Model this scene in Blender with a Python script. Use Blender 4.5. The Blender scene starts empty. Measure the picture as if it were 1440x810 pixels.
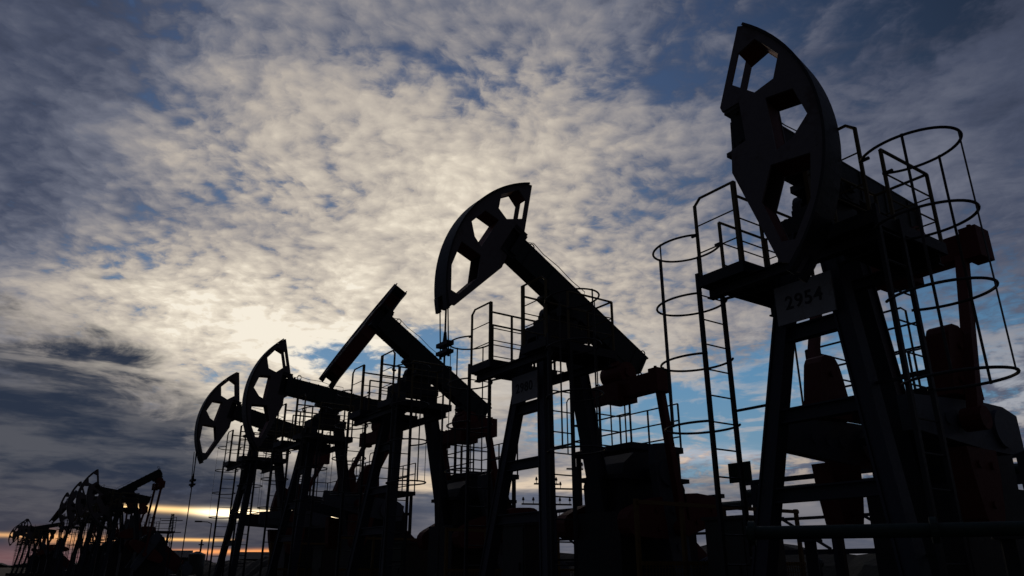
import bpy, math, random
from mathutils import Vector, Matrix, geometry
R = math.radians
rnd = random.Random(7)
S = bpy.context.scene
COL = S.collection

# ------------------------------------------------------------------ camera
CAM_H = 1.5
cam_d = bpy.data.cameras.new('camera')
cam_d.sensor_width = 36.0
cam_d.lens = 26.25
cam_d.clip_start = 0.05
cam_d.clip_end = 30000
cam = bpy.data.objects.new('camera', cam_d)
COL.objects.link(cam)
cam.location = (0, 0, CAM_H)
PITCH = math.atan(392 / 1050)
cam.rotation_euler = (R(90) + PITCH, 0, 0)
S.camera = cam

# ------------------------------------------------------------------ exposure
S.render.engine = 'CYCLES'
S.view_settings.view_transform = 'Standard'
S.view_settings.look = 'None'
S.view_settings.exposure = 0.0
S.view_settings.gamma = 1.0
S.view_settings.use_curve_mapping = False

SUN_AZ, SUN_EL = -15.6, 3.6

# ------------------------------------------------------------------ world sky
world = bpy.data.worlds.new('World')
S.world = world
world.use_nodes = True
WT = world.node_tree
WT.nodes.clear()


class E:
    """tiny expression wrapper over math nodes"""
    def __init__(s, sock): s.s = sock
    def __add__(a, b): return m_('ADD', a, b)
    __radd__ = __add__
    def __sub__(a, b): return m_('SUBTRACT', a, b)
    def __rsub__(a, b): return m_('SUBTRACT', b, a)
    def __mul__(a, b): return m_('MULTIPLY', a, b)
    __rmul__ = __mul__
    def __truediv__(a, b): return m_('DIVIDE', a, b)
    def __rtruediv__(a, b): return m_('DIVIDE', b, a)
    def __pow__(a, b): return m_('POWER', a, b)


NT = WT


def put(inp, v):
    if isinstance(v, E):
        NT.links.new(v.s, inp)
    else:
        inp.default_value = v


def m_(op, a, b=None, c=None, clamp=False):
    n = NT.nodes.new('ShaderNodeMath')
    n.operation = op
    n.use_clamp = clamp
    put(n.inputs[0], a)
    if b is not None: put(n.inputs[1], b)
    if c is not None: put(n.inputs[2], c)
    return E(n.outputs[0])


def sst(x, e0, e1, a=0.0, b=1.0):
    n = NT.nodes.new('ShaderNodeMapRange')
    n.interpolation_type = 'SMOOTHSTEP'
    put(n.inputs['Value'], x)
    if e0 > e1: e0, e1, a, b = e1, e0, b, a
    n.inputs['From Min'].default_value = e0
    n.inputs['From Max'].default_value = e1
    n.inputs['To Min'].default_value = a
    n.inputs['To Max'].default_value = b
    return E(n.outputs['Result'])


def vec(x, y, z=0.0):
    n = NT.nodes.new('ShaderNodeCombineXYZ')
    put(n.inputs[0], x); put(n.inputs[1], y); put(n.inputs[2], z)
    return E(n.outputs[0])


def noise(v, scale, detail=4.0, rough=0.55, dist=0.0, lac=2.0):
    n = NT.nodes.new('ShaderNodeTexNoise')
    if NT is WT: n.noise_dimensions = '2D'
    put(n.inputs['Vector'], v)
    n.inputs['Scale'].default_value = scale
    n.inputs['Detail'].default_value = detail
    n.inputs['Roughness'].default_value = rough
    n.inputs['Distortion'].default_value = dist
    n.inputs['Lacunarity'].default_value = lac
    return E(n.outputs['Fac'])


def voro(v, scale, smooth=0.6):
    n = NT.nodes.new('ShaderNodeTexVoronoi')
    n.feature = 'SMOOTH_F1'
    n.voronoi_dimensions = '2D'
    put(n.inputs['Vector'], v)
    n.inputs['Scale'].default_value = scale
    n.inputs['Smoothness'].default_value = smooth
    return E(n.outputs['Distance'])


def mix(f, a, b):
    n = NT.nodes.new('ShaderNodeMix')
    n.data_type = 'RGBA'
    n.clamp_factor = True
    put(n.inputs[0], f)
    for i, v in ((6, a), (7, b)):
        if isinstance(v, E): NT.links.new(v.s, n.inputs[i])
        else: n.inputs[i].default_value = (*v, 1)
    return E(n.outputs[2])


def cadd(a, b, f=1.0):
    n = NT.nodes.new('ShaderNodeMix')
    n.data_type = 'RGBA'
    n.blend_type = 'ADD'
    put(n.inputs[0], f)
    for i, v in ((6, a), (7, b)):
        if isinstance(v, E): NT.links.new(v.s, n.inputs[i])
        else: n.inputs[i].default_value = (*v, 1)
    return E(n.outputs[2])


def cscale(c, f):
    n = NT.nodes.new('ShaderNodeVectorMath')
    n.operation = 'SCALE'
    put(n.inputs[0], c) if isinstance(c, E) else setattr(n.inputs[0], 'default_value', c)
    put(n.inputs['Scale'], f)
    return E(n.outputs[0])


def lin(r, g, b):
    f = lambda c: ((c / 255 + 0.055) / 1.055) ** 2.4 if c > 10.3 else c / 255 / 12.92
    return (f(r), f(g), f(b))


def ramp(f, stops):
    n = NT.nodes.new('ShaderNodeValToRGB')
    cr = n.color_ramp
    while len(cr.elements) < len(stops): cr.elements.new(0.5)
    for e, (p, c) in zip(cr.elements, stops):
        e.position = p
        e.color = (*c, 1)
    put(n.inputs[0], f)
    return E(n.outputs[0])


def build_sky():
    tc = NT.nodes.new('ShaderNodeTexCoord')
    sp = NT.nodes.new('ShaderNodeSeparateXYZ')
    NT.links.new(tc.outputs['Generated'], sp.inputs[0])
    x, y, z = (E(sp.outputs[i]) for i in range(3))
    deg = 180 / math.pi
    az = m_('ARCTAN2', x, y) * deg
    el = m_('ARCSINE', z) * deg
    zz = m_('MAXIMUM', z, 0.0)
    k = 1.0 / (zz + 0.15)
    px, py = x * k, y * k                      # a flat cloud sheet seen in perspective
    P = vec(px, py)

    def gauss(a0, e0, sa, se):
        u = (az - a0) / sa
        w = (el - e0) / se
        return m_('POWER', math.e, (u * u + w * w) * -1.0)

    n1 = noise(P, 1.6, 4.0, 0.55, 0.3)
    n2 = noise(P, 6.0, 5.0, 0.60, 0.4)
    Pw = vec(px + (n2 - 0.5) * 0.10, py + (n1 - 0.5) * 0.12)
    n3 = noise(Pw, 21.0, 5.0, 0.62, 0.2)
    cell = voro(vec(px + (n3 - 0.5) * 0.020, py + (n3 - 0.5) * 0.026), 27.0, 0.75)
    st = noise(vec(az * 0.06, el * 0.20), 1.7, 6.0, 0.62, 0.4)      # long low streaks
    st2 = noise(vec(az * 0.05 + 7.0, el * 0.34), 1.8, 5.0, 0.60, 0.12)

    # clear air behind the clouds
    clear = ramp(el / 45.0, [(0.0, lin(112, 122, 138)), (0.16, lin(112, 150, 176)), (0.30, lin(92, 140, 178)),
                             (0.45, lin(84, 116, 154)), (0.75, lin(66, 88, 124)), (1.0, lin(52, 72, 108))])
    side = sst(az, 2.0, 42.0)
    high = sst(el, 12.0, 34.0)
    clear = cscale(clear, 1.0 - side * (0.18 + 0.56 * high))
    sky = NT.nodes.new('ShaderNodeTexSky')
    sky.sky_type = 'NISHITA'
    sky.sun_disc = False
    sky.sun_elevation = R(SUN_EL)
    sky.sun_rotation = R(SUN_AZ)
    clear = cadd(clear, cscale(E(sky.outputs[0]), 0.004))

    # broad brightness of the cloud sheet, lit through from the low sun
    glow = (gauss(-19.5, 14.0, 12, 6.0) * 0.50 + gauss(-21, 21.0, 12, 9) * 0.27 + gauss(-11, 29, 17, 9) * 0.22 + gauss(-3, 20, 20, 12) * 0.17
            + gauss(8, 15.0, 11, 8) * 0.25 + gauss(-30, 17.5, 6, 3.5) * 0.26 + gauss(3, 33, 17, 9) * 0.12 + gauss(-16, 8.5, 6, 4.0) * 0.28 + gauss(22, 24, 13, 8) * 0.12 + 0.17)
    glow = glow - gauss(-18.5, 23.2, 6.5, 1.9) * 0.20 - gauss(-27, 23.8, 6, 2.5) * 0.12 - gauss(-11, 38, 8, 3) * 0.06
    glow = glow * (1.0 - sst(az, -26.0, -36.0) * sst(el, 15.0, 22.0) * 0.50)
    glow = glow * (1.0 - side * (0.26 + 0.36 * high))
    glow = m_('MAXIMUM', glow, 0.03)

    fine = sst(el, 11.0, 22.0) * (1.0 - sst(az, 4.0, 26.0) * 0.75)
    puff = (n3 - 0.5) * 0.98 * (0.45 + 0.55 * fine) + (0.40 - cell) * 0.46 * fine + (n2 - 0.5) * 1.35 + (n1 - 0.5) * 1.5 + (st - 0.5) * 1.6 * (1.0 - fine)
    bright = glow * m_('MAXIMUM', 1.0 + puff * 1.0, 0.3)
    cloud = ramp(bright, [(0.0, lin(34, 42, 60)), (0.10, lin(72, 79, 99)), (0.20, lin(108, 112, 127)), (0.32, lin(146, 143, 146)),
                          (0.48, lin(182, 173, 164)), (0.74, lin(214, 203, 187)), (0.95, lin(238, 227, 208)), (1.0, lin(246, 237, 220))])
    # cover of the sheet: the thin places show blue
    cover = 0.68 + (n1 - 0.5) * 0.9 + (n2 - 0.5) * 0.8 + (n3 - 0.5) * 0.6 + (0.38 - cell) * 0.25 * fine
    hole = (gauss(-12.8, 14.9, 4.0, 1.3) * 0.66 + gauss(-6.5, 15.3, 2.8, 2.4) * 0.66 + gauss(14, 10.0, 9, 3.4) * 0.62 + gauss(29, 13, 12, 6) * 0.42
            + gauss(-12, 36.0, 8, 3.0) * 0.19 + gauss(27, 38, 12, 7) * 0.22 + gauss(2, 36, 7, 2) * 0.18 + gauss(6, 9.5, 8, 2.5) * 0.24
            + gauss(-18, 17.8, 6, 0.8) * 0.10 + gauss(36, 33, 6, 9) * 0.22)
    dens = sst(cover - hole, 0.16, 0.54)
    col = mix(dens, clear, cloud)

    # thin low streaks on the right
    lowr = sst(el, 19.0, 9.0) * sst(az, -8.0, 8.0) * sst(st * 0.5 + n2 * 0.5, 0.46, 0.58)
    col = mix(lowr * 0.85, col, mix(sst(el, 10.0, 6.5), lin(166, 170, 178), lin(190, 174, 158)))

    # dark bank low in the sky
    edge = 7.2 + sst(az, -18.0, -31.0) * 7.8 + (st - 0.5) * 17.0 + (n2 - 0.5) * 4.5 - sst(az, 2.0, 14.0) * 2.6
    over = edge - el
    bank = sst(over, -2.8, 3.0) * (1.0 - sst(el, 8.0, 14.0) * sst(st2, 0.47, 0.64) * 0.40)
    bankc = mix(sst(st2 * 0.7 + n2 * 0.3, 0.38, 0.64), lin(42, 51, 68), lin(82, 84, 92))
    bankc = mix(sst(az, -14.0, -2.0), bankc, mix(sst(st2, 0.38, 0.66), lin(84, 94, 112), lin(136, 136, 142)))
    bankc = mix(sst(el, 7.0, 2.0) * 0.40, bankc, lin(84, 78, 84))
    col = mix(bank, col, bankc)

    # slits of clear glowing air under the bank
    def slit(e0, th, a0, a1, c, power, wob=0.5, fa=2.0):
        d = (el - e0 + (st2 - 0.5) * wob) / th
        f = m_('POWER', math.e, d * d * -1.0) * sst(az, a0 - fa, a0 + fa * 0.4) * sst(az, a1 + fa, a1 - fa * 0.4)
        return cscale(c, f * power)
    tilt = (az + 20.0) * -0.03
    col = cadd(col, slit(3.50 + tilt, 0.20, -27.0, -13.6, lin(255, 206, 132), 1.3, 0.25))
    col = cadd(col, slit(3.45 + tilt, 0.27, -20.5, -13.6, lin(255, 238, 200), 2.6, 0.2, 3.0))
    col = cadd(col, slit(1.80, 0.13, -39.0, -30.5, lin(240, 178, 104), 0.8, 0.25))
    col = cadd(col, slit(1.62, 0.38, -31.0, -26.5, lin(240, 165, 90), 0.7, 0.9))
    col = cadd(col, slit(1.72, 0.09, -25.5, -20.5, lin(255, 190, 96), 1.1, 0.12))
    col = cadd(col, slit(0.98, 0.15, -23.5, -12.0, lin(255, 158, 66), 1.0, 0.35))
    col = cadd(col, slit(0.50, 0.60, -39.0, -22.0, lin(150, 88, 74), 0.40, 0.4))
    col = cadd(col, slit(5.9, 0.6, -8.0, 7.0, lin(225, 196, 150), 0.70, 3.5))
    col = cadd(col, slit(7.6, 0.5, 8.0, 18.0, lin(200, 160, 130), 0.40, 3.0))

    # the sky opposite the dusk sun is dim
    back = sst(y, -0.15, 0.62, 0.16, 1.0)
    col = cscale(col, back)
    col = mix(sst(y, 0.25, -0.3), col, cscale(lin(102, 103, 116), 0.125))
    top = sst(el, 42.0, 62.0)
    col = mix(top, col, cscale(lin(80, 92, 124), 0.28))
    bg = NT.nodes.new('ShaderNodeBackground')
    NT.links.new(col.s, bg.inputs[0])
    bg.inputs[1].default_value = 1.0
    out = NT.nodes.new('ShaderNodeOutputWorld')
    NT.links.new(bg.outputs[0], out.inputs[0])


build_sky()

# ------------------------------------------------------------------ sun (veiled by the cloud bank)
sl = bpy.data.lights.new('sun', 'SUN')
sl.energy = 0.25
sl.angle = R(8)
sl.color = (1.0, 0.78, 0.52)
sun = bpy.data.objects.new('sun', sl)
COL.objects.link(sun)
sd = Vector((math.sin(R(SUN_AZ)) * math.cos(R(SUN_EL)), math.cos(R(SUN_AZ)) * math.cos(R(SUN_EL)), math.sin(R(SUN_EL))))
sun.rotation_euler = sd.to_track_quat('Z', 'Y').to_euler()


# ------------------------------------------------------------------ materials
def paint(name, base, rust=(0.06, 0.03, 0.02), rough=0.6, amount=0.35, metal=0.0, scale=3.0):
    global NT
    m = bpy.data.materials.new(name)
    m.use_nodes = True
    NT = m.node_tree
    b = NT.nodes['Principled BSDF']
    tc = NT.nodes.new('ShaderNodeTexCoord')
    o = E(tc.outputs['Object'])
    a = noise(o, scale, 6.0, 0.65, 0.3)
    c = noise(o, scale * 9, 4.0, 0.6)
    f = sst(a * 0.7 + c * 0.3, 0.52, 0.66) * amount
    col = mix(f, base, rust)
    col = mix(c * 0.35, col, tuple(v * 0.65 for v in base))
    NT.links.new(col.s, b.inputs['Base Color'])
    put(b.inputs['Roughness'], m_('MULTIPLY_ADD', c, 0.3, rough - 0.12))
    b.inputs['Metallic'].default_value = metal
    bp = NT.nodes.new('ShaderNodeBump')
    bp.inputs['Strength'].default_value = 0.25
    bp.inputs['Distance'].default_value = 0.01
    NT.links.new(c.s, bp.inputs['Height'])
    NT.links.new(bp.outputs[0], b.inputs['Normal'])
    return m


M = {
    'navy': paint('dark_blue_steel', (0.035, 0.042, 0.062)),
    'black': paint('black_steel', (0.022, 0.024, 0.028)),
    'beam': paint('dark_green_steel', (0.022, 0.032, 0.032)),
    'head': paint('grey_paint', (0.17, 0.15, 0.155), rust=(0.07, 0.03, 0.02), rough=0.65, amount=0.6, scale=1.6),
    'red': paint('red_oxide', (0.17, 0.035, 0.022), rough=0.7),
    'grey': paint('grey_steel', (0.11, 0.13, 0.16)),
    'yellow': paint('ochre_paint', (0.22, 0.13, 0.03)),
    'rail': paint('rail_steel', (0.05, 0.05, 0.05)),
    'railyellow': paint('faded_yellow_rail', (0.16, 0.12, 0.045)),
    'cable': paint('wire_rope', (0.04, 0.04, 0.04)),
    'green': paint('green_pipe', (0.03, 0.06, 0.045)),
    'sign': paint('sign_white', (0.42, 0.44, 0.46), rust=(0.22, 0.17, 0.12), amount=0.5, scale=4.0),
    'digit': paint('digit_black', (0.03, 0.035, 0.05), amount=0.0),
    'concrete': paint('concrete', (0.24, 0.23, 0.21), rust=(0.12, 0.11, 0.10)),
    'wood': paint('weathered_wood', (0.10, 0.08, 0.06), rust=(0.05, 0.04, 0.03)),
    'insul': paint('brown_porcelain', (0.10, 0.05, 0.035), rough=0.35),
    'leaf': paint('dark_foliage', (0.035, 0.05, 0.025), rust=(0.06, 0.05, 0.03), scale=0.3),
    'cabinet': paint('cabinet_grey', (0.07, 0.08, 0.075)),
}


def ground_mat():
    global NT
    m = bpy.data.materials.new('trodden_earth')
    m.use_nodes = True
    NT = m.node_tree
    b = NT.nodes['Principled BSDF']
    tc = NT.nodes.new('ShaderNodeTexCoord')
    o = E(tc.outputs['Object'])
    a = noise(o, 0.12, 7.0, 0.6)
    c = noise(o, 2.5, 6.0, 0.65)
    col = ramp(a * 0.6 + c * 0.4, [(0.3, (0.035, 0.030, 0.022)), (0.5, (0.065, 0.055, 0.040)), (0.7, (0.045, 0.055, 0.028))])
    NT.links.new(col.s, b.inputs['Base Color'])
    b.inputs['Roughness'].default_value = 0.95
    bp = NT.nodes.new('ShaderNodeBump')
    bp.inputs['Strength'].default_value = 0.7
    bp.inputs['Distance'].default_value = 0.08
    NT.links.new(c.s, bp.inputs['Height'])
    NT.links.new(bp.outputs[0], b.inputs['Normal'])
    return m


M['ground'] = ground_mat()


# ------------------------------------------------------------------ mesh builder
class MB:
    def __init__(s):
        s.v, s.f = [], []

    def add(s, vs, fs):
        o = len(s.v)
        s.v += [tuple(p) for p in vs]
        s.f += [tuple(i + o for i in f) for f in fs]
        return s

    def box(s, lo, hi):
        x0, y0, z0 = lo; x1, y1, z1 = hi
        return s.add([(x0, y0, z0), (x1, y0, z0), (x1, y1, z0), (x0, y1, z0), (x0, y0, z1), (x1, y0, z1), (x1, y1, z1), (x0, y1, z1)],
                     [(0, 3, 2, 1), (4, 5, 6, 7), (0, 1, 5, 4), (1, 2, 6, 5), (2, 3, 7, 6), (3, 0, 4, 7)])

    def bar(s, p, q, w, h, side=None, w2=None, h2=None):
        """rectangular bar p->q; w across 'side', h across the third axis, may taper"""
        p, q = Vector(p), Vector(q)
        d = (q - p).normalized()
        sd_ = Vector(side) if side else (Vector((0, 0, 1)).cross(d) if abs(d.z) < 0.95 else Vector((0, 1, 0)))
        sd_ = (sd_ - d * sd_.dot(d)).normalized()
        u = d.cross(sd_)
        w2 = w if w2 is None else w2
        h2 = h if h2 is None else h2
        vs = []
        for c, ww, hh in ((p, w, h), (q, w2, h2)):
            for a, b in ((-1, -1), (1, -1), (1, 1), (-1, 1)):
                vs.append(c + sd_ * a * ww / 2 + u * b * hh / 2)
        return s.add(vs, [(0, 3, 2, 1), (4, 5, 6, 7), (0, 1, 5, 4), (1, 2, 6, 5), (2, 3, 7, 6), (3, 0, 4, 7)])

    def ibeam(s, p, q, w, h, side=None, t=0.025):
        p, q = Vector(p), Vector(q)
        d = (q - p).normalized()
        sd_ = Vector(side) if side else Vector((0, 0, 1)).cross(d)
        sd_ = (sd_ - d * sd_.dot(d)).normalized()
        u = d.cross(sd_)
        s.bar(p + u * (h / 2 - t / 2), q + u * (h / 2 - t / 2), w, t, sd_)
        s.bar(p - u * (h / 2 - t / 2), q - u * (h / 2 - t / 2), w, t, sd_)
        return s.bar(p, q, t, h - 2 * t, sd_)

    def tube(s, pts, r, n=8, closed=False):
        pts = [Vector(p) for p in pts]
        N = len(pts)
        rings, ref = [], None
        for i, p in enumerate(pts):
            if closed: d = pts[(i + 1) % N] - pts[i - 1]
            else: d = pts[min(i + 1, N - 1)] - pts[max(i - 1, 0)]
            d.normalize()
            if ref is None:
                ref = Vector((0, 0, 1)) if abs(d.z) < 0.9 else Vector((1, 0, 0))
            a = (ref - d * ref.dot(d)).normalized()
            ref = a
            b = d.cross(a)
            rr = r[i] if isinstance(r, (list, tuple)) else r
            rings.append([p + (a * math.cos(2 * math.pi * j / n) + b * math.sin(2 * math.pi * j / n)) * rr for j in range(n)])
        vs = [v for ring in rings for v in ring]
        fs = []
        for i in range(N if closed else N - 1):
            i2 = (i + 1) % N
            for j in range(n):
                j2 = (j + 1) % n
                fs.append((i * n + j, i * n + j2, i2 * n + j2, i2 * n + j))
        if not closed:
            fs.append(tuple(range(n - 1, -1, -1)))
            fs.append(tuple((N - 1) * n + j for j in range(n)))
        return s.add(vs, fs)

    def cyl(s, p, q, r, n=20, r2=None):
        return s.tube([p, q], [r, r if r2 is None else r2], n)

    def plate(s, outer, holes, org, ax, ay, t):
        """flat plate with holes, 2-D outline on axes ax, ay, thickness t centred on org"""
        org, ax, ay = Vector(org), Vector(ax), Vector(ay)
        nz = ax.cross(ay).normalized()
        loops = [outer] + list(holes)
        flat = [p for l in loops for p in l]
        tri = geometry.tessellate_polygon([[Vector((a, b, 0)) for a, b in l] for l in loops])
        n = len(flat)
        vs = [org + ax * a + ay * b + nz * t / 2 for a, b in flat] + [org + ax * a + ay * b - nz * t / 2 for a, b in flat]
        fs = []
        for a, b, c in tri:
            A, B, C_ = (Vector((*flat[i], 0)) for i in (a, b, c))
            if (B - A).cross(C_ - A).z < 0: a, b, c = a, c, b
            fs.append((a, b, c)); fs.append((a + n, c + n, b + n))
        o = 0
        for li, l in enumerate(loops):
            area = sum(l[i][0] * l[(i + 1) % len(l)][1] - l[(i + 1) % len(l)][0] * l[i][1] for i in range(len(l)))
            fwd = (area > 0) == (li == 0)
            for i in range(len(l)):
                a, b = o + i, o + (i + 1) % len(l)
                fs.append((a, a + n, b + n, b) if fwd else (a, b, b + n, a + n))
            o += len(l)
        return s.add(vs, fs)

    def mesh(s, name, mat, smooth=False):
        me = bpy.data.meshes.new(name)
        me.from_pydata(s.v, [], s.f)
        me.materials.append(mat)
        if smooth:
            for p in me.polygons: p.use_smooth = len(p.vertices) == 4
        me.update()
        return me


def link(name, me, parent=None, loc=(0, 0, 0), rot=(0, 0, 0)):
    o = bpy.data.objects.new(name, me)
    COL.objects.link(o)
    if parent: o.parent = parent
    o.location = loc
    o.rotation_euler = rot
    return o


def tag(o, label=None, cat=None, group=None, kind=None):
    for k, v in (('label', label), ('category', cat), ('group', group), ('kind', kind)):
        if v: o[k] = v
    return o


def empty(name, loc, rz=0):
    o = bpy.data.objects.new(name, None)
    COL.objects.link(o)
    o.location = loc
    o.rotation_euler = (0, 0, rz)
    o.empty_display_size = 0.3
    return o


def arc(c, r, a0, a1, n):
    return [(c[0] + r * math.cos(R(a0 + (a1 - a0) * i / n)), c[1] + r * math.sin(R(a0 + (a1 - a0) * i / n))) for i in range(n + 1)]


# ------------------------------------------------------------------ the setting
g = MB()
GN = 60
def gcoord(i):
    t = i / GN * 2 - 1
    return math.copysign(abs(t) ** 3, t) * 9000
for i in range(GN + 1):
    for j in range(GN + 1):
        X, Y = gcoord(i), gcoord(j)
        g.v.append((X, Y, 0.0))
for i in range(GN):
    for j in range(GN):
        a = i * (GN + 1) + j
        g.f.append((a, a + GN + 1, a + GN + 2, a + 1))
tag(link('ground', g.mesh('ground', M['ground'])), 'dark flat oilfield ground under the pumpjacks', None, None, 'structure')

# ------------------------------------------------------------------ pumpjack
# local axes: x = towards the horse head (front), y = towards the camera-side neighbour, z = up
ROW_AZ = 34.8
ROW0 = Vector((4.234, 9.069, 0))
ROWV = Vector((-math.sin(R(ROW_AZ)), math.cos(R(ROW_AZ)), 0))
ROWU = Vector((-math.cos(R(ROW_AZ)), -math.sin(R(ROW_AZ)), 0))
PUMP_RZ = math.atan2(ROWU.y, ROWU.x)
STEP = 5.86
PIV = 6.2
CACHE = {}


def cached(key, fn):
    if key not in CACHE: CACHE[key] = fn()
    return CACHE[key]


def leg_front(s):
    m = MB()
    p, q = Vector((0.50, s * 0.20, 5.75)), Vector((1.14, s * 1.09, 0.16))
    m.ibeam(p, q, 0.20, 0.21, (1, 0, 0), 0.03)
    m.bar(p, q, 0.17, 0.14, (1, 0, 0))
    m.box((q.x - 0.2, q.y - 0.2, 0.13), (q.x + 0.2, q.y + 0.2, 0.17))
    return m.mesh('leg', M['navy'])


def leg_rear():
    m = MB()
    p, q = Vector((-0.34, 0, 5.75)), Vector((-1.42, 0, 0.16))
    m.ibeam(p, q, 0.34, 0.24, (0, 1, 0), 0.03)
    m.bar(p, q, 0.29, 0.17, (0, 1, 0))
    m.box((q.x - 0.25, -0.3, 0.13), (q.x + 0.25, 0.3, 0.17))
    return m.mesh('leg', M['navy'])


def legpt(s, z):
    t = (5.75 - z) / (5.75 - 0.16)
    return Vector((0.50 + 0.64 * t, s * (0.20 + 0.89 * t), z))


def crossbars(z, th):
    m = MB()
    m.ibeam(legpt(-1, z), legpt(1, z), 0.14, th, (1, 0, 0), 0.02)
    m.bar(legpt(-1, z), legpt(1, z), 0.05, th * 0.8, (1, 0, 0))
    return m.mesh('crossbar', M['navy'])


def towerhead():
    m = MB()
    m.box((-0.48, -0.34, 5.55), (0.62, 0.34, 5.78))
    m.box((-0.30, -0.26, 5.78), (0.40, 0.26, 5.98))
    for s in (-1, 1):
        m.box((-0.20, s * 0.30 - 0.07, 5.98), (0.20, s * 0.30 + 0.07, 6.16))
        m.cyl((0, s * 0.38, 6.18), (0, s * 0.22, 6.18), 0.17, 18)
    m.cyl((0, -0.44, 6.18), (0, 0.44, 6.18), 0.085, 14)
    for x in (-0.4, 0.52):
        for s in (-1, 1): m.cyl((x, s * 0.28, 5.77), (x, s * 0.28, 5.83), 0.03, 6)
    return m.mesh('tower_head', M['black'])


def beam_mesh():
    m = MB()
    W, B, T = 0.34, 0.10, 0.61
    x0, x1 = -2.16, 1.50
    m.box((x0, -W / 2, B), (x1, W / 2, B + 0.03))
    m.box((x0 - 0.10, -W / 2, T - 0.03), (x1, W / 2, T))
    for s in (-1, 1):
        m.box((x0, s * 0.155 - 0.01, B + 0.03), (x1 - 0.01, s * 0.155 + 0.01, T - 0.03))
    x = x0 + 0.25
    while x < x1:
        for s in (-1, 1): m.box((x - 0.008, s * 0.172 - 0.007, B + 0.03), (x + 0.008, s * 0.172 + 0.007, T - 0.03))
        x += 0.62
    x = x0
    while x < x1:                                   # bolt heads on both flanges
        for s in (-1, 1):
            m.cyl((x, s * 0.13, T), (x, s * 0.13, T + 0.022), 0.018, 6)
            m.cyl((x, s * 0.13, B), (x, s * 0.13, B - 0.022), 0.018, 6)
        x += 0.30
    m.box((-0.42, -0.22, 0.0), (0.42, 0.22, 0.098))             # saddle
    m.box((x0 - 0.05, -0.2, B + 0.05), (x0 - 0.002, 0.2, T - 0.06))
    m.box((-2.15, -0.16, -0.02), (-1.50, 0.16, 0.097))          # tail bearing block
    return m.mesh('walking_beam', M['beam'])


def lifting_eye(x):
    m = MB()
    c = Vector((x, 0, 0.70))
    m.tube([c + Vector((0.06 * math.cos(t), 0, 0.075 * math.sin(t) + 0.02)) for t in [2 * math.pi * i / 12 for i in range(12)]], 0.012, 6, True)
    return m.mesh('lifting_eye', M['rail'], True)


def grease_line():
    m = MB()
    m.tube([(-0.3, 0.12, 0.615), (-0.28, 0.12, 0.74), (0.1, 0.12, 0.71), (0.5, 0.11, 0.745), (0.9, 0.12, 0.70), (1.2, 0.12, 0.73), (1.34, 0.12, 0.615)], 0.008, 6)
    for a in (1.28, 1.36, 1.44): m.box((a - 0.02, -0.06, 0.612), (a + 0.025, 0.0, 0.70 + 0.03 * (a > 1.4)))
    return m.mesh('grease_line', M['cable'])


def tail_bearing():
    m = MB()
    m.cyl((-1.86, -0.30, -0.14), (-1.86, 0.30, -0.14), 0.22, 20)
    m.cyl((-1.86, -0.34, -0.14), (-1.86, 0.34, -0.14), 0.09, 12)
    m.box((-2.0, -0.2, -0.14), (-1.6, 0.2, -0.025))
    return m.mesh('tail_bearing', M['red'])


H_OUT = arc((0, 0), 2.66, -41, 42.5, 22) + [(1.90, 1.83), (1.48, 0.72), (1.50, 0.64), (1.74, 0.66), (1.74, 0.06), (1.54, 0.02), (1.50, -0.30), (1.88, -1.68)]
H_TOP = [(1.68, 0.98), (1.84, 1.40), (2.09, 1.48), (2.34, 1.06), (2.22, 0.74), (1.96, 0.68)]
H_MID = [(2.08, 0.52), (2.42, 0.46), (2.52, 0.02), (2.30, -0.20), (2.08, -0.27)]
H_LOW = [(1.99, -0.43), (2.46, -0.50), (2.36, -1.06), (2.10, -1.48), (1.94, -1.45), (1.80, -0.86)]
HW = 0.30   # clear width between the two face plates
HX = 1.62   # hinge station on the beam


def sh(l): return [(a - HX, b) for a, b in l]


def face_plate():
    m = MB()
    m.plate(sh(H_OUT), [sh(H_TOP), sh(H_MID), sh(H_LOW)], (0, 0, 0), (1, 0, 0), (0, 0, 1), 0.03)
    return m.mesh('face_plate', M['head'])


def head_web():
    m = MB()
    for loop, skip in ((H_TOP, (0, )), (H_MID, ()), (H_LOW, (5,))):
        l = sh(loop)
        for i in range(len(l)):
            if i in skip: continue
            a, b = Vector((l[i][0], 0, l[i][1])), Vector((l[(i + 1) % len(l)][0], 0, l[(i + 1) % len(l)][1]))
            c = Vector((sum(p[0] for p in l) / len(l), 0, sum(p[1] for p in l) / len(l)))
            nrm = (b - a).cross(Vector((0, 1, 0))).normalized()
            if nrm.dot(a - c) < 0: nrm = -nrm
            o = nrm * 0.016
            m.bar(a + o, b + o, HW, 0.02, (0, 1, 0))
    for (a0, n0), (a1, n1) in (((1.76, 0.66), (1.76, 0.06)), ((1.52, 0.0), (1.52, -0.30)), ((1.53, -0.30), (1.80, -1.30))):
        m.bar((a0 - HX, 0, n0), (a1 - HX, 0, n1), HW, 0.02, (0, 1, 0))
    return m.mesh('horse_head', M['red'])


def arc_plate():
    m = MB()
    pts = sh(arc((0, 0), 2.68, -37, 42.5, 26))
    for i in range(len(pts) - 1):
        a, b = pts[i], pts[i + 1]
        m.bar((a[0], 0, a[1]), (b[0], 0, b[1]), 0.42, 0.035, (0, 1, 0))
    pts = sh(arc((0, 0), 2.68, -43, -37, 3))
    for i in range(3):
        a, b = pts[i], pts[i + 1]
        for s in (-1, 1): m.bar((a[0], s * 0.145, a[1]), (b[0], s * 0.145, b[1]), 0.13, 0.05, (0, 1, 0))
    return m.mesh('arc_plate', M['black'])


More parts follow.
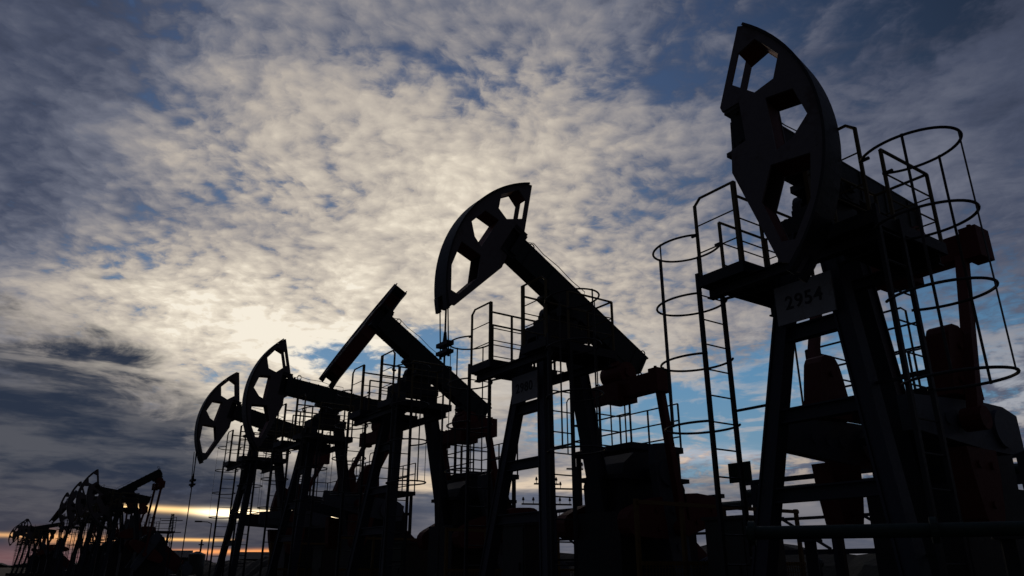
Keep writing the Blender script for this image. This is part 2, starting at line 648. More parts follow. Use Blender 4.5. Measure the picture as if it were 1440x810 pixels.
def hinge_bracket():
    m = MB()
    m.box((-0.20, -0.20, 0.66), (0.10, 0.20, 0.72))
    m.box((-0.20, -0.20, 0.02), (0.10, 0.20, 0.08))
    for s in (-1, 1): m.box((-0.21, s * 0.22 - 0.02, 0.10), (-0.06, s * 0.22 + 0.02, 0.64))
    m.cyl((0.02, 0, -0.04), (0.02, 0, 0.80), 0.05, 10)
    return m.mesh('hinge_bracket', M['black'])


def hinge_block():
    m = MB()
    m.box((-0.06, -0.105, 0.09), (0.112, 0.105, 0.64))
    for s in (-1, 1):
        for z in (0.14, 0.58): m.cyl((0.03, s * 0.10, z), (0.03, s * 0.135, z), 0.03, 6)
    return m.mesh('hinge_block', M['black'])


def cross_beam(x):
    m = MB()
    m.ibeam((x, -1.2, 4.93), (x, 1.2, 4.93), 0.12, 0.15, (1, 0, 0), 0.02)
    return m.mesh('cross_beam', M['black'])


def platform_floor(s):
    m = MB()
    y0, y1 = sorted((s * 0.50, s * 1.24))
    x0, x1 = -0.36, 1.24
    z = 5.14
    for a, b, c, d in ((x0, x1, y0, y0 + .05), (x0, x1, y1 - .05, y1), (x0, x0 + .05, y0 + .05, y1 - .05), (x1 - .05, x1, y0 + .05, y1 - .05)):
        m.box((a, c, z - 0.13), (b, d, z + 0.02))
    n = 26                                              # grating bars
    for i in range(n):
        x = x0 + 0.06 + (x1 - x0 - 0.12) * i / (n - 1)
        m.box((x - 0.013, y0 + 0.05, z - 0.04), (x + 0.013, y1 - 0.05, z - 0.006))
    for i in range(3):
        y = y0 + 0.15 + (y1 - y0 - 0.3) * i / 2
        m.box((x0 + 0.05, y - 0.02, z - 0.10), (x1 - 0.05, y + 0.02, z - 0.041))
    m.box((x0 + 0.05, y0 + 0.05, z - 0.006), (x1 - 0.05, y1 - 0.05, z - 0.001))
    return m.mesh('platform', M['black'])


def railing(s):
    m = MB()
    z0, zt = 5.16, 6.30
    yi, yo = s * 0.53, s * 1.21
    xf, xm, xb = 1.21, 0.72, -0.32
    r = 0.017
    def fr(p, q, rr=r):
        m.tube([p, q], rr, 6)
    for (x, y, zb) in ((xf, yi, zt), (xf, yo, zt - 0.08), (xm, yo, 6.10), (xb, yo, 6.10), (xb, yi, 6.10), (xm, yi, 6.10)):
        m.bar((x, y, z0), (x, y, zb), 0.035, 0.035, (1, 0, 0))
    m.bar((xf + 0.002, yi, z0), (xf + 0.002, yi, zt), 0.055, 0.055, (1, 0, 0))
    m.tube([(xf, yi, zt), (xf, yi + (yo - yi) * 0.85, zt), (xf, yo, zt - 0.09)], r * 1.2, 6)
    for z in (5.90, 5.50): fr((xf, yi, z), (xf, yo, z), 0.011)
    for z, rr in ((6.10, r * 1.2), (5.78, 0.011), (5.45, 0.011)):
        fr((xm, yo, z), (xb, yo, z), rr)
        fr((xb, yo, z), (xb, yi, z), rr)
        fr((xf, yi, z), (xb, yi, z), rr)
    return m.mesh('railing', M['railyellow'])


def ladder(s):
    m = MB()
    y = s * 1.27
    for x in (1.21, 0.74):
        m.bar((x, y, 0.25), (x, y, 5.22 if x > 1 else 5.16), 0.055, 0.045, (1, 0, 0))
    z = 0.5
    while z < 5.1:
        m.cyl((1.21, y, z), (0.74, y, z), 0.011, 6)
        z += 0.34
    for z in (1.6, 3.4, 4.95):                           # stays to the tower
        m.bar((0.74, y, z), (legpt(s, z).x - 0.05, legpt(s, z).y, z), 0.03, 0.03)
    return m.mesh('ladder', M['black'])


def cage(s):
    m = MB()
    y = s * 1.27
    cx = 0.975
    def hp(t):
        return (cx + 0.40 * math.sin(t), y + s * (0.36 + 0.53 * math.cos(t)))
    def hoop(z, rr):
        m.tube([(*hp(R(-142 + 284 * i / 36)), z) for i in range(37)], rr, 8)
    for z in (5.78, 4.93, 4.10, 3.22): hoop(z, 0.016)
    for x in (0.73, 1.21): m.bar((x, s * 1.19, 5.78), (x, s * 1.31, 5.78), 0.03, 0.03)
    for a in (-75, 0, 75):
        t = R(a)
        p = hp(t)
        m.bar((p[0], p[1], 3.20), (p[0], p[1], 5.80), 0.028, 0.008, (math.cos(t), -s * math.sin(t), 0))
    return m.mesh('safety_cage', M['rail'])


def equalizer_mesh():
    m = MB()
    m.box((-0.15, -1.22, -0.17), (0.15, 1.22, 0.17))
    for s in (-1, 1):
        m.box((-0.19, s * 1.14 - 0.11, -0.22), (0.19, s * 1.14 + 0.11, 0.22))
        m.cyl((-0.1, s * 1.14, 0.22), (-0.1, s * 1.14, 0.27), 0.03, 6)
        m.cyl((0.1, s * 1.14, 0.22), (0.1, s * 1.14, 0.27), 0.03, 6)
        m.tube([Vector((0.0, s * 0.62 + 0.055 * math.cos(t), 0.20 + 0.055 * math.sin(t))) for t in [2 * math.pi * i / 10 for i in range(10)]], 0.012, 6, True)
    m.box((-0.26, -0.25, -0.24), (0.26, 0.25, 0.10))
    return m.mesh('equalizer', M['red'])


def crank_mesh():
    m = MB()
    poly = [(-0.55, -0.22), (-0.55, 0.22), (-0.2, 0.30), (0.4, 0.30), (2.05, 0.20), (2.05, -0.20), (0.4, -0.30), (-0.2, -0.30)]
    m.plate(poly, [], (0, 0, 0), (1, 0, 0), (0, 0, 1), 0.16)
    m.cyl((0, -0.13, 0), (0, 0.13, 0), 0.24, 18)
    for x in (0.66, 0.98, 1.30): m.cyl((x, -0.10, 0), (x, 0.10, 0), 0.075, 12)
    return m.mesh('crank', M['grey'])


def weight_mesh(s):
    m = MB()
    poly = [(0.40, s * 0.31), (0.42, s * 0.62), (0.50, s * 0.98), (0.54, s * 1.10), (0.60, s * 1.18), (0.68, s * 1.22), (0.84, s * 1.22),
            (0.92, s * 1.18), (0.97, s * 1.10), (1.00, s * 0.98), (1.08, s * 0.62), (1.12, s * 0.31)]
    m.plate(poly if s > 0 else poly[::-1], [], (0, 0, 0), (1, 0, 0), (0, 0, 1), 0.28)
    for x, zz in ((0.6, 0.5), (0.92, 0.5), (0.76, 0.95)): m.cyl((x, -0.17, s * zz), (x, 0.17, s * zz), 0.045, 8)
    return m.mesh('counterweight', M['red'])


def gearbox_mesh():
    m = MB()
    poly = [(-2.62, 2.45), (-0.98, 2.45), (-0.95, 2.95), (-1.10, 3.32), (-1.35, 3.52), (-2.10, 3.54), (-2.45, 3.36), (-2.66, 2.9)]
    m.plate(poly, [], (0, 0, 0), (1, 0, 0), (0, 0, 1), 1.02)
    m.box((-2.75, -0.56, 3.02), (-0.88, 0.56, 3.10))
    m.cyl((-1.75, -0.74, 3.12), (-1.75, 0.74, 3.12), 0.14, 16)
    m.box((-2.80, -0.58, 0.80), (-0.85, 0.58, 2.44))
    m.box((-2.90, -0.66, 0.62), (-0.75, 0.66, 0.80))
    m.bar((-2.0, -0.30, 3.53), (-2.0, 0.30, 3.53), 0.3, 0.12)
    return m.mesh('gearbox', M['black'])


def base_mesh():
    m = MB()
    for s in (-1, 1):
        m.ibeam((1.9, s * 0.62, 0.33), (-5.2, s * 0.62, 0.33), 0.2, 0.34, (0, 1, 0), 0.03)
    for x in (1.6, 0.2, -1.4, -3.0, -4.9):
        m.ibeam((x, -1.2, 0.33), (x, 1.2, 0.33), 0.18, 0.30, (1, 0, 0), 0.025)
    for x0, x1 in ((0.7, 1.9), (-5.0, -1.0)):
        m.box((x0, -1.35, -0.1), (x1, 1.35, 0.128))
    return m.mesh('base_frame', M['black'])


def motor_mesh():
    m = MB()
    m.box((-4.9, -0.55, 0.50), (-3.5, 0.55, 0.95))
    m.cyl((-4.2, -0.48, 1.32), (-4.2, 0.42, 1.32), 0.36, 20)
    for i in range(9): m.cyl((-4.2, -0.36 + i * 0.085, 1.32), (-4.2, -0.33 + i * 0.085, 1.32), 0.39, 20)
    m.box((-4.35, -0.2, 1.66), (-4.05, 0.12, 1.85))
    return m.mesh('motor', M['grey'])


def beltguard_mesh():
    m = MB()
    poly = arc((-4.2, 1.32), 0.42, 110, 290, 10) + arc((-2.1, 2.75), 0.62, -65, 120, 14)
    m.plate(poly, [], (0, -0.60, 0), (1, 0, 0), (0, 0, 1), 0.16)
    return m.mesh('belt_guard', M['red'])


def service_deck():
    m = MB()
    x0, x1, y0, y1, z = -3.15, -1.70, -1.75, 0.10, 3.80
    m.box((x0, y0, z - 0.12), (x1, y1, z))
    for x in (x0 + 0.1, x1 - 0.1):
        for y in (y0 + 0.1, y1 - 0.1): m.bar((x, y, 0.4), (x, y, z - 0.12), 0.08, 0.08, (1, 0, 0))
    return m.mesh('service_deck', M['black'])


def service_rail():
    m = MB()
    x0, x1, y0, y1, z = -3.12, -1.73, -1.72, 0.07, 3.80
    h = 0.92
    ps = [(x1, y1), (x1, (y0 + y1) / 2), (x1, y0), ((x0 + x1) / 2, y0), (x0, y0), (x0, (y0 + y1) / 2), (x0, y1)]
    for p in ps: m.bar((*p, z), (*p, z + h), 0.03, 0.03, (1, 0, 0))
    for f_ in (h, h * 0.62, h * 0.25):
        m.tube([(*p, z + f_) for p in ps], 0.016, 6)
    for y in (y1 - 0.12, y0 + 0.25):
        m.tube([(x1 + 0.02, y, z), (x1 + 0.02, y, z + 1.12), (x1 + 0.02, y - 0.06, z + 1.18), (x1 + 0.02, y - 0.36, z + 1.18), (x1 + 0.02, y - 0.42, z + 1.12), (x1 + 0.02, y - 0.42, z)], 0.016, 6)
    return m.mesh('service_railing', M['rail'])


SEG = {'0': 'abcdef', '1': 'bc', '2': 'abged', '3': 'abgcd', '4': 'fgbc', '5': 'afgcd', '6': 'afgcde', '7': 'abc', '8': 'abcdefg', '9': 'abcdfg'}


def text_mesh(body, size):
    cu = bpy.data.curves.new('digits', 'FONT')
    cu.body = body
    cu.size = size
    cu.align_x = 'CENTER'
    cu.align_y = 'CENTER'
    cu.extrude = 0.003
    cu.offset = size * 0.012
    cu.space_character = 1.12
    o = bpy.data.objects.new('digits', cu)
    COL.objects.link(o)
    dg = bpy.context.evaluated_depsgraph_get()
    me = bpy.data.meshes.new_from_object(o.evaluated_get(dg))
    bpy.data.objects.remove(o)
    me.materials.clear()
    me.materials.append(M['digit'])
    return me


def bridle(root, top, rodx, length):
    """wire ropes, carrier bar and polished rod hanging below the head"""
    zc = top.z - length
    for dy in (-0.14, 0.14):
        b = MB()
        b.tube([(top.x, dy, top.z + 0.12), (rodx, dy, zc - 0.20)], 0.013, 6)
        link('wire_rope', b.mesh('wire_rope', M['cable']), root)
    c = MB()
    c.box((rodx - 0.07, -0.19, zc - 0.02), (rodx + 0.07, 0.19, zc + 0.05))
    c.box((rodx - 0.07, -0.19, zc - 0.16), (rodx + 0.07, 0.19, zc - 0.10))
    c.cyl((rodx, 0, zc - 0.10), (rodx, 0, zc - 0.02), 0.045, 10)
    c.cyl((rodx, 0, zc + 0.05), (rodx, 0, zc + 0.24), 0.042, 10, 0.025)
    for dy in (-0.14, 0.14): c.cyl((rodx, dy, zc - 0.22), (rodx, dy, zc - 0.161), 0.025, 8)
    link('carrier_bar', c.mesh('carrier_bar', M['black']), root)
    p = MB()
    p.cyl((rodx, 0, top.z + 0.1), (rodx, 0, 1.3), 0.018, 8)
    link('polished_rod', p.mesh('polished_rod', M['cable']), root)


def wellhead(root_m, rodx, label):
    w = empty('wellhead', root_m @ Vector((rodx, 0, 0)), PUMP_RZ)
    tag(w, label, 'wellhead', 'wellheads under the horse heads')
    m = MB()
    m.cyl((0, 0, 0), (0, 0, 1.2), 0.11, 16)
    for z in (0.3, 0.7, 1.0): m.cyl((0, 0, z), (0, 0, z + 0.06), 0.2, 16)
    m.cyl((0, 0, 1.2), (0, 0, 1.38), 0.07, 12)
    m.cyl((0, 0, 0.55), (0, 0.6, 0.55), 0.05, 10)
    link('casing', m.mesh('casing', M['green']), w)
    v = MB()
    v.cyl((0, 0.35, 0.55), (0, 0.35, 0.80), 0.025, 8)
    v.tube([(0.13 * math.cos(t), 0.35 + 0.13 * math.sin(t), 0.8) for t in [2 * math.pi * i / 16 for i in range(16)]], 0.014, 6, True)
    link('valve_wheel', v.mesh('valve_wheel', M['red']), w)


def make_pump(k, tilt, crank, label, eqs=(0, 0, 0), hs=0.955, swung=False, sign=None, rope=None, shift=(0, 0), eqy=0.0, swing=100, roll=0):
    loc = ROW0 + ROWV * STEP * k + ROWU * shift[0] + ROWV * shift[1]
    root = empty('pumpjack', loc, PUMP_RZ)
    tag(root, label, 'pumpjack', 'pumpjacks in the receding rows')
    C = cached
    for s in (-1, 1):
        link('leg', C(('leg', s), lambda: leg_front(s)), root)
    link('leg', C('legr', leg_rear), root)
    for z, th in ((4.22, 0.19), (3.20, 0.17), (2.28, 0.17)):
        link('crossbar', C(('cb', z), lambda: crossbars(z, th)), root)
    link('tower_head', C('th', towerhead), root)
    rot = (0, -R(tilt), 0)
    bm = link('walking_beam', C('beam', beam_mesh), root, (0, 0, PIV), rot)
    link('lifting_eye', C('eye1', lambda: lifting_eye(1.15)), bm)
    link('lifting_eye', C('eye2', lambda: lifting_eye(-2.2)), bm)
    link('tail_bearing', C('tb', tail_bearing), bm)
    link('grease_line', C('gl', grease_line), bm)
    link('hinge_bracket', C('hb', hinge_bracket), bm, (HX, 0, 0))
    # the head: turned with the beam, or swung square to it for servicing
    t = R(tilt)
    hp = Vector((HX * math.cos(t), 0, PIV + HX * math.sin(t)))
    hr = Matrix.Rotation(-t, 4, 'Y')
    if swung: hr = hr @ Matrix.Rotation(R(swing), 4, 'Z') @ Matrix.Rotation(R(-roll), 4, 'Y')
    hd = link('horse_head', C('head', head_web), root, hp)
    hd.rotation_euler = hr.to_euler()
    hd.scale = (hs, 1, hs)
    for s in (-1, 1):
        link('face_plate', C('fp', face_plate), hd, (0, s * (HW / 2 + 0.017), 0))
    link('arc_plate', C('ap', arc_plate), hd)
    link('hinge_block', C('hk', hinge_block), hd)
    for s in (-1, 1):
        pf = link('platform', C(('pf', s), lambda: platform_floor(s)), root)
        link('railing', C(('rl', s), lambda: railing(s)), pf)
        ld = link('ladder', C(('ld', s), lambda: ladder(s)), root)
        link('safety_cage', C(('cg', s), lambda: cage(s)), ld)
    for x in (-0.22, 1.08): link('cross_beam', C(('xb', x), lambda: cross_beam(x)), root)
    # tail linkage
    tx, tz = -1.86, -0.14
    eq = Vector((tx * math.cos(t) - tz * math.sin(t), eqy, PIV + tx * math.sin(t) + tz * math.cos(t) - 0.33))
    link('equalizer', C('eq', equalizer_mesh), root, eq)
    eq += Vector(eqs)
    cs = Vector((-1.75, eqy, 3.12))
    pin = cs + Vector((math.cos(R(crank)), 0, math.sin(R(crank)))) * 0.98
    for s in (-1, 1):
        m = MB()
        y = eqy + s * 1.12
        m.bar((eq.x, eq.y + s * 1.12, eq.z - 0.1), (pin.x, y, pin.z), 0.13, 0.13, (0, 1, 0))
        m.cyl((pin.x, y - 0.12, pin.z), (pin.x, y + 0.12, pin.z), 0.14, 14)
        link('pitman_arm', m.mesh('pitman_arm', M['red']), root)
        cr = link('crank', C('cr', crank_mesh), root, (cs.x, eqy + s * 0.88, cs.z), (0, -R(crank), 0))
        for w in (-1, 1): link('counterweight', C(('cw', w), lambda: weight_mesh(w)), cr)
    link('gearbox', C('gb', gearbox_mesh), root)
    link('base_frame', C('bf', base_mesh), root)
    link('motor', C('mo', motor_mesh), root)
    link('belt_guard', C('bg', beltguard_mesh), root)
    dk = link('service_deck', C('sd', service_deck), root)
    link('service_railing', C('sr', service_rail), dk)
    if sign:
        m = MB()
        m.box((-0.40, -0.012, -0.25), (0.40, 0.012, 0.25))
        p = link('number_sign', m.mesh('number_sign', M['sign']), root, (0.80, 0.0, 4.57), (R(0), 0, R(90)))
        # plate faces the front: rotate so its +y normal points along +x
        p.rotation_euler = (0, 0, R(90))
        d = link('sign_number', text_mesh(sign, 0.24), p, (0, -0.016, 0), (R(90), 0, 0))
    root_m = Matrix.Translation(loc) @ Matrix.Rotation(PUMP_RZ, 4, 'Z')
    if rope:
        bt = Vector((2.70 * math.cos(R(-37 + tilt)), 0, PIV + 2.70 * math.sin(R(-37 + tilt))))
        bridle(root, Vector((2.56, 0, bt.z + 0.12)), 2.50, rope)
        wellhead(root_m, 2.50, rope_label[k])
    return root


rope_label = {1: 'green wellhead under the head of the pumpjack numbered 2980',
              4: 'green wellhead under the head of the last near pumpjack at left',
              3: 'green wellhead under the horse head second from left'}

make_pump(0, 4, 0, 'nearest and largest pumpjack, sign 2954, its horse head swung sideways', swung=True, swing=100, roll=5, hs=1.0, eqy=-0.15, eqs=(0, -0.17, 0.16), sign='2954')
make_pump(1, 31, -98, 'pumpjack with sign 2980, head raised and wire ropes hanging straight down', sign='2980', rope=0.95)
make_pump(2, 33, -105, 'pumpjack with head swung edge on like a slanted letter T', swung=True, swing=-97, hs=0.93)
make_pump(3, 7, 8, 'pumpjack with nearly level beam just left of the T shaped one', rope=None)
make_pump(4, 13, 0, 'pumpjack at left end of the near group, rod hanging to the ground', rope=0.9)
make_pump(9, -33, 300, 'distant pumpjack whose beam tail points up to the right')
make_pump(10, 9, 80, 'distant pumpjack with nearly level beam, tallest head of the far group')
make_pump(11, -3, 100, 'distant pumpjack with level beam, second head from the right in the far group')
make_pump(12, -14, 200, 'distant pumpjack with lowered head, left part of the far group')
make_pump(14, 30, 220, 'distant pumpjack with head swung edge on, leaning left in the far group', swung=True)
make_pump(20, -12, 100, 'tiny distant pumpjack with lowered head, right of the farthest cluster')
make_pump(22, 5, 60, 'tiny distant pumpjack with level beam in the middle of the farthest cluster')
make_pump(24, 14, 200, 'tiny distant pumpjack with raised head in the farthest cluster')
make_pump(26, 8, 120, 'tiny distant pumpjack at far left end of the row')


# ------------------------------------------------------------------ things around the pumps
ROOTM = Matrix.Translation(ROW0) @ Matrix.Rotation(PUMP_RZ, 4, 'Z')


def rowpt(u, v, z=0.0):
    """a place given along the beams (u, to the front) and along the row (v, away)"""
    return ROW0 + ROWU * u + ROWV * v + Vector((0, 0, z))


# earth bund behind the row of pumps
b = MB()
NB = 160
for i in range(NB + 1):
    v = -26 + 110 * i / NB
    h = 2.0 + rnd.uniform(-0.12, 0.12) + 0.15 * math.sin(i * 0.37) + 0.1 * math.sin(i * 0.11 + 1)
    for u, zz in ((-9.0, -0.05), (-11.2, h * 0.82), (-12.0, h), (-13.0, h * 0.97), (-16.5, -0.05)):
        b.v.append(rowpt(u + rnd.uniform(-0.15, 0.15), v, zz))
for i in range(NB):
    for q in range(4):
        a = i * 5 + q
        b.f.append((a, a + 1, a + 6, a + 5))
tag(link('earth_bank', b.mesh('earth_bank', M['ground'])), 'low dark earth bank behind the pumpjacks', None, None, 'structure')

# far wood on the horizon
b = MB()
x = -2600.0
while x < 2600:
    d = 1500 + rnd.uniform(-80, 80)
    w = rnd.uniform(8, 26)
    h = rnd.uniform(4.5, 11)
    c = Vector((x, d, 0))
    pts = [(-w, 0)] + [(-w + 2 * w * q / 7, h * (0.55 + 0.45 * math.sin(math.pi * q / 7)) * rnd.uniform(0.8, 1.1)) for q in range(8)] + [(w, 0)]
    b.plate(pts[::-1], [], c, (1, 0, 0), (0, 0, 1), rnd.uniform(8, 20))
    x += w * rnd.uniform(0.5, 0.9)
tag(link('distant_wood', b.mesh('distant_wood', M['leaf'])), 'thin dark strip of far-off woodland along the horizon', None, None, 'stuff')


def fence(k, label, x0, x1, y, h):
    f = empty('safety_fence', ROW0 + ROWV * STEP * k, PUMP_RZ)
    tag(f, label, 'safety fence', 'safety fences beside the pumpjacks')
    n = 5
    for i in range(n):
        xx = x0 + (x1 - x0) * i / (n - 1)
        m = MB()
        m.bar((xx, y, 0), (xx, y, h), 0.06, 0.06, (1, 0, 0))
        link('post', m.mesh('post', M['yellow']), f)
    for z in (h - 0.05, h * 0.62, 0.25):
        m = MB()
        m.bar((x0, y + 0.05, z), (x1, y + 0.05, z), 0.04, 0.06)
        link('rail', m.mesh('rail', M['yellow']), f)
    m = MB()
    for i in range(1, 60):
        xx = x0 + (x1 - x0) * i / 60
        m.bar((xx, y + 0.08, 0.2), (xx, y + 0.08, h * 0.63), 0.010, 0.010, (1, 0, 0))
    for i in range(1, 16):
        z = 0.2 + (h * 0.63 - 0.2) * i / 16
        m.bar((x0, y + 0.095, z), (x1, y + 0.095, z), 0.010, 0.010)
    link('mesh_panel', m.mesh('mesh_panel', M['yellow']), f)


for k, lab, h in ((0, 'ochre safety fence in front of the cranks of the nearest pumpjack', 2.35), (1, 'ochre safety fence beside the cranks of the pumpjack signed 2980', 2.5),
                  (2, 'ochre safety fence beside the T shaped pumpjack', 2.3), (3, 'ochre safety fence beside the level beam pumpjack', 2.3),
                  (4, 'ochre safety fence beside the leftmost near pumpjack', 2.3)):
    fence(k, lab, 0.15, -3.9, 2.05, h)


def cabinet(u, v, w, d, h, leg, label):
    c = empty('control_cabinet', rowpt(u, v), PUMP_RZ)
    tag(c, label, 'cabinet', 'control cabinets between the pumpjacks')
    m = MB()
    m.box((-w / 2, -d / 2, leg), (w / 2, d / 2, leg + h))
    m.box((-w / 2 - 0.04, -d / 2 - 0.04, leg + h), (w / 2 + 0.04, d / 2 + 0.04, leg + h + 0.05))
    link('body', m.mesh('body', M['cabinet']), c)
    dr = MB()
    dr.box((w / 2 + 0.002, -d / 2 + 0.04, leg + 0.05), (w / 2 + 0.022, d / 2 - 0.04, leg + h - 0.05))
    door = link('door', dr.mesh('door', M['cabinet']), c)
    hd = MB()
    hd.box((w / 2 + 0.023, d / 2 - 0.16, leg + h * 0.45), (w / 2 + 0.05, d / 2 - 0.13, leg + h * 0.55))
    link('handle', hd.mesh('handle', M['black']), door)
    for sx in (-1, 1):
        for sy in (-1, 1):
            m = MB()
            m.bar((sx * (w / 2 - 0.06), sy * (d / 2 - 0.06), 0), (sx * (w / 2 - 0.06), sy * (d / 2 - 0.06), leg), 0.06, 0.06, (1, 0, 0))
            link('leg', m.mesh('leg', M['black']), c)


cabinet(-1.6, 3.2, 0.9, 0.8, 1.5, 0.7, 'dark control cabinet between the nearest pumpjack and the one signed 2980')
cabinet(-1.0, 8.3, 0.7, 0.8, 1.6, 0.7, 'dark control cabinet right behind the tall front legs of the 2980 pumpjack')
cabinet(-1.7, 14.9, 0.9, 0.9, 1.4, 0.7, 'dark control cabinet beside the T shaped pumpjack')
cabinet(-1.7, 20.7, 0.9, 0.9, 1.4, 0.7, 'dark control cabinet between the two leftmost near pumpjacks')
cabinet(-2.4, -2.9, 1.0, 1.1, 1.5, 0.7, 'dark control cabinet on the right behind the nearest pumpjack')


# pipe rack behind the two nearest pumpjacks
def pipe_rack(u, v0, v1, z, label, n):
    r = empty('pipe_rack', rowpt(u, v0), PUMP_RZ)
    tag(r, label, 'pipe rack', 'pipe racks behind the pumpjacks')
    Ln = v1 - v0                                    # runs towards -y in local axes
    for i in range(n):
        y = -Ln * i / (n - 1)
        m = MB()
        m.bar((0, y, 0), (0, y, z + 0.42), 0.13, 0.13, (1, 0, 0))
        link('post', m.mesh('post', M['navy']), r)
        if i < n - 1:
            m = MB()
            m.bar((0.08, y - 0.1, z - 1.1), (0.08, y - Ln / (n - 1) + 0.1, z - 0.1), 0.05, 0.05)
            link('brace', m.mesh('brace', M['navy']), r)
    for zz, th in ((z, 0.17), (z + 0.42, 0.10), (z - 0.45, 0.06), (z - 1.15, 0.10)):
        m = MB()
        m.bar((-0.01, 0.3, zz), (-0.01, -Ln - 0.3, zz), 0.11, th)
        link('beam', m.mesh('beam', M['navy']), r)
    for xx, rr in ((-0.35, 0.11), (-0.62, 0.08)):
        m = MB()
        m.cyl((xx, 0.6, z + 0.2), (xx, -Ln - 0.6, z + 0.2), rr, 12)
        link('pipe', m.mesh('pipe', M['green']), r)


pipe_rack(-6.4, -3.0, 6.6, 2.95, 'dark steel pipe rack behind the legs of the nearest pumpjack', 6)
pipe_rack(-6.8, 8.2, 17.0, 2.75, 'dark steel pipe rack behind the pumpjack signed 2980', 5)

# green pipeline crossing in front of the nearest pumpjack
r = empty('pipeline', Vector((2.02, 6.75, 0)), math.atan2(-0.86, 1.88))
tag(r, 'thick dark green pipeline running low in front of the nearest pumpjack', 'pipeline')
m = MB()
m.cyl((0, 0, 1.77), (4.4, 0, 1.77), 0.055, 18)
for xx in (0.02, 1.4, 2.9, 4.3): m.cyl((xx, 0, 1.77), (xx + 0.05, 0, 1.77), 0.10, 18)
link('pipe', m.mesh('pipe', M['green']), r)
for xx in (0.5, 1.9, 3.3):
    m = MB()
    m.bar((xx, 0, 0), (xx, 0, 1.70), 0.09, 0.09, (1, 0, 0))
    m.box((xx - 0.09, -0.12, 1.695), (xx + 0.09, 0.12, 1.714))
    link('support', m.mesh('support', M['black']), r)

# small board on a post left of the nearest pumpjack
r = empty('notice_board', Vector((4.03, 13.41, 0)), PUMP_RZ)
tag(r, 'small blank dark green board on a post beside the nearest ladder cage', 'board')
m = MB(); m.bar((0, 0, 0), (0, 0, 3.2), 0.07, 0.07, (1, 0, 0)); link('post', m.mesh('post', M['black']), r)
m = MB(); m.box((0.037, -0.24, 2.88), (0.055, 0.24, 3.22)); link('board', m.mesh('board', M['green']), r)


def utility_pole(loc, top, label, arms, lean=0.0):
    r = empty('utility_pole', loc, R(12))
    r.rotation_euler = (0, R(lean), R(12))
    tag(r, label, 'utility pole', 'utility poles behind the pumpjacks')
    m = MB(); m.cyl((0, 0, 0), (0, 0, top), 0.17, 12, 0.12); link('shaft', m.mesh('shaft', M['wood']), r)
    for z, L_, pins in arms:
        m = MB(); m.bar((-L_, 0.14, z), (L_, 0.14, z), 0.09, 0.09); arm = link('crossarm', m.mesh('crossarm', M['wood']), r)
        for p in pins:
            m = MB()
            m.cyl((p, 0.14, z + 0.045), (p, 0.14, z + 0.2), 0.02, 6)
            m.tube([(p, 0.14, z + 0.2), (p, 0.14, z + 0.26), (p, 0.14, z + 0.32), (p, 0.14, z + 0.4)], [0.07, 0.08, 0.06, 0.03], 8)
            link('insulator', m.mesh('insulator', M['insul']), arm)


utility_pole((2.05, 44.95, 0), 6.0, 'utility pole with short crossarms seen left of the 2980 middle leg', ((6.05, 0.75, (-0.6, 0.6)), (4.9, 1.5, (-1.4, -0.8, 0.8, 1.4))))
utility_pole((3.73, 44.85, 0), 7.0, 'taller utility pole right of the 2980 middle leg with wide crossarms', ((6.9, 0.5, (-0.1, 0.45)), (5.75, 1.5, (-1.4, -0.9, 0.7, 1.1, 1.4)), (4.2, 1.9, (-1.8, -1.4, -1.0, -0.6, 0.9))))

r = empty('lamp_post', (-32.28, 84.0, 0), R(30))
tag(r, 'thin lamp post with short arm between the far pumpjacks and the near group', 'lamp post')
m = MB(); m.cyl((0, 0, 0), (0, 0, 5.9), 0.09, 8, 0.05); link('shaft', m.mesh('shaft', M['rail']), r)
m = MB(); m.tube([(0, 0, 5.85), (-0.4, 0, 6.0), (-1.0, 0, 6.02)], 0.045, 6); link('arm', m.mesh('arm', M['rail']), r)
m = MB(); m.box((-1.7, -0.14, 5.95), (-1.0, 0.14, 6.1)); link('lamp_head', m.mesh('lamp_head', M['cabinet']), r)

r = empty('mast', (-47.9, 110.0, 0), 0)
tag(r, 'slender far mast with two crossarms right of the distant pumpjacks', 'mast')
m = MB()
for sx, sy in ((-1, -1), (1, -1), (1, 1), (-1, 1)): m.bar((sx * 0.5, sy * 0.5, 0), (sx * 0.12, sy * 0.12, 8.5), 0.07, 0.07, (1, 0, 0))
for i in range(9):
    t0, t1 = i / 9, (i + 1) / 9
    w0, w1 = 0.5 - 0.38 * t0, 0.5 - 0.38 * t1
    for sy in (-1, 1): m.bar((-w0, sy * w0, 8.5 * t0), (w1, sy * w1, 8.5 * t1), 0.04, 0.04, (0, 1, 0))
link('lattice', m.mesh('lattice', M['rail']), r)
for z in (6.0, 7.6):
    m = MB(); m.bar((-1.5, 0, z), (1.5, 0, z), 0.1, 0.1); link('crossarm', m.mesh('crossarm', M['rail']), r)

r = empty('storage_tank', (-29.5, 74.3, 0), 0)
tag(r, 'small upright storage tank with vent pipe far behind, right of the lamp post base', 'tank')
m = MB(); m.cyl((0, 0, 0), (0, 0, 2.6), 0.75, 24); m.cyl((0, 0, 2.6), (0, 0, 2.85), 0.75, 24, 0.15); link('shell', m.mesh('shell', M['cabinet']), r)
m = MB(); m.cyl((0.25, 0, 2.8), (0.25, 0, 3.9), 0.09, 8); m.box((0.05, -0.15, 3.4), (0.45, 0.15, 3.5)); link('vent_pipe', m.mesh('vent_pipe', M['rail']), r)

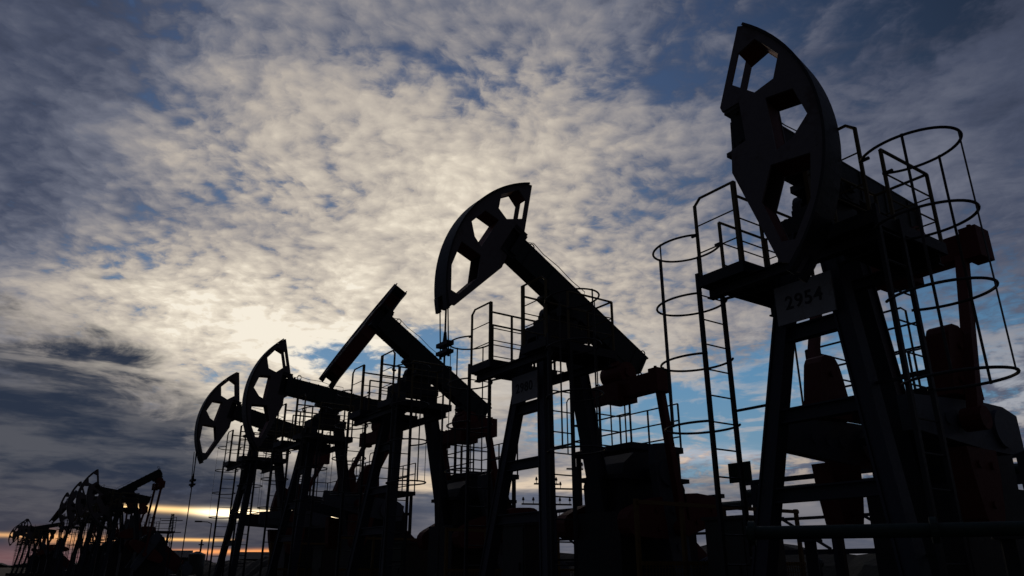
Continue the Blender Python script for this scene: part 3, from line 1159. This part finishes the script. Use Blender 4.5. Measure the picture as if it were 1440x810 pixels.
for (X, Y, w, d, h, lab) in ((-36, 82, 5, 3, 2.4, 'low dark equipment shed left of the small storage tank'), (-25.5, 80, 4, 3, 2.2, 'low dark equipment shed right of the small storage tank')):
    r = empty('equipment_shed', (X, Y, 0), R(20))
    tag(r, lab, 'shed', 'equipment sheds in the distance')
    m = MB(); m.box((-w / 2, -d / 2, 0), (w / 2, d / 2, h)); link('wall', m.mesh('wall', M['cabinet']), r)
    m = MB(); m.plate([(-d / 2 - 0.3, h + 0.01), (d / 2 + 0.3, h + 0.01), (0, h + 0.7)], [], (0, 0, 0), (0, 1, 0), (0, 0, 1), w + 0.5); link('roof', m.mesh('roof', M['black']), r)
    m = MB(); m.box((-0.5, -d / 2 - 0.05, 0), (0.5, -d / 2 - 0.005, 2.0)); link('door', m.mesh('door', M['black']), r)

# valve manifold below the green pipeline
r = empty('pipe_manifold', Vector((2.55, 7.15, 0)), math.atan2(-0.86, 1.88))
tag(r, 'jumble of ochre and dark pipes with valve wheels under the green pipeline', 'manifold')
m = MB()
m.cyl((-0.5, 0, 0.55), (3.2, 0, 0.55), 0.10, 14)
m.cyl((-0.5, 0.35, 0.95), (3.2, 0.35, 0.95), 0.07, 14)
link('header_pipe', m.mesh('header_pipe', M['green']), r)
for i in range(9):
    xx = -0.35 + 0.42 * i + rnd.uniform(-0.08, 0.08)
    h = rnd.uniform(1.15, 1.62)
    yy = 0.35 if i % 2 else 0.0
    m = MB()
    m.cyl((xx, yy, 0.0), (xx, yy, h), 0.05, 10)
    for z in (0.75, h - 0.1): m.cyl((xx, yy, z), (xx, yy, z + 0.05), 0.10, 12)
    m.tube([(xx, yy, h - 0.02), (xx, yy + 0.03, h + 0.06), (xx, yy + 0.14, h + 0.08), (xx, yy + 0.5, h + 0.08)], 0.045, 8)
    p = link('riser', m.mesh('riser', M['yellow' if i % 3 == 0 else 'black']), r)
    v = MB()
    zv = rnd.uniform(0.95, 1.2)
    v.cyl((xx, yy, zv), (xx, yy - 0.28, zv), 0.02, 8)
    v.tube([(xx + 0.12 * math.cos(t), yy - 0.28, zv + 0.12 * math.sin(t)) for t in [2 * math.pi * q / 16 for q in range(16)]], 0.014, 6, True)
    v.bar((xx - 0.12, yy - 0.28, zv), (xx + 0.12, yy - 0.28, zv), 0.014, 0.014)
    link('valve_wheel', v.mesh('valve_wheel', M['red']), p)
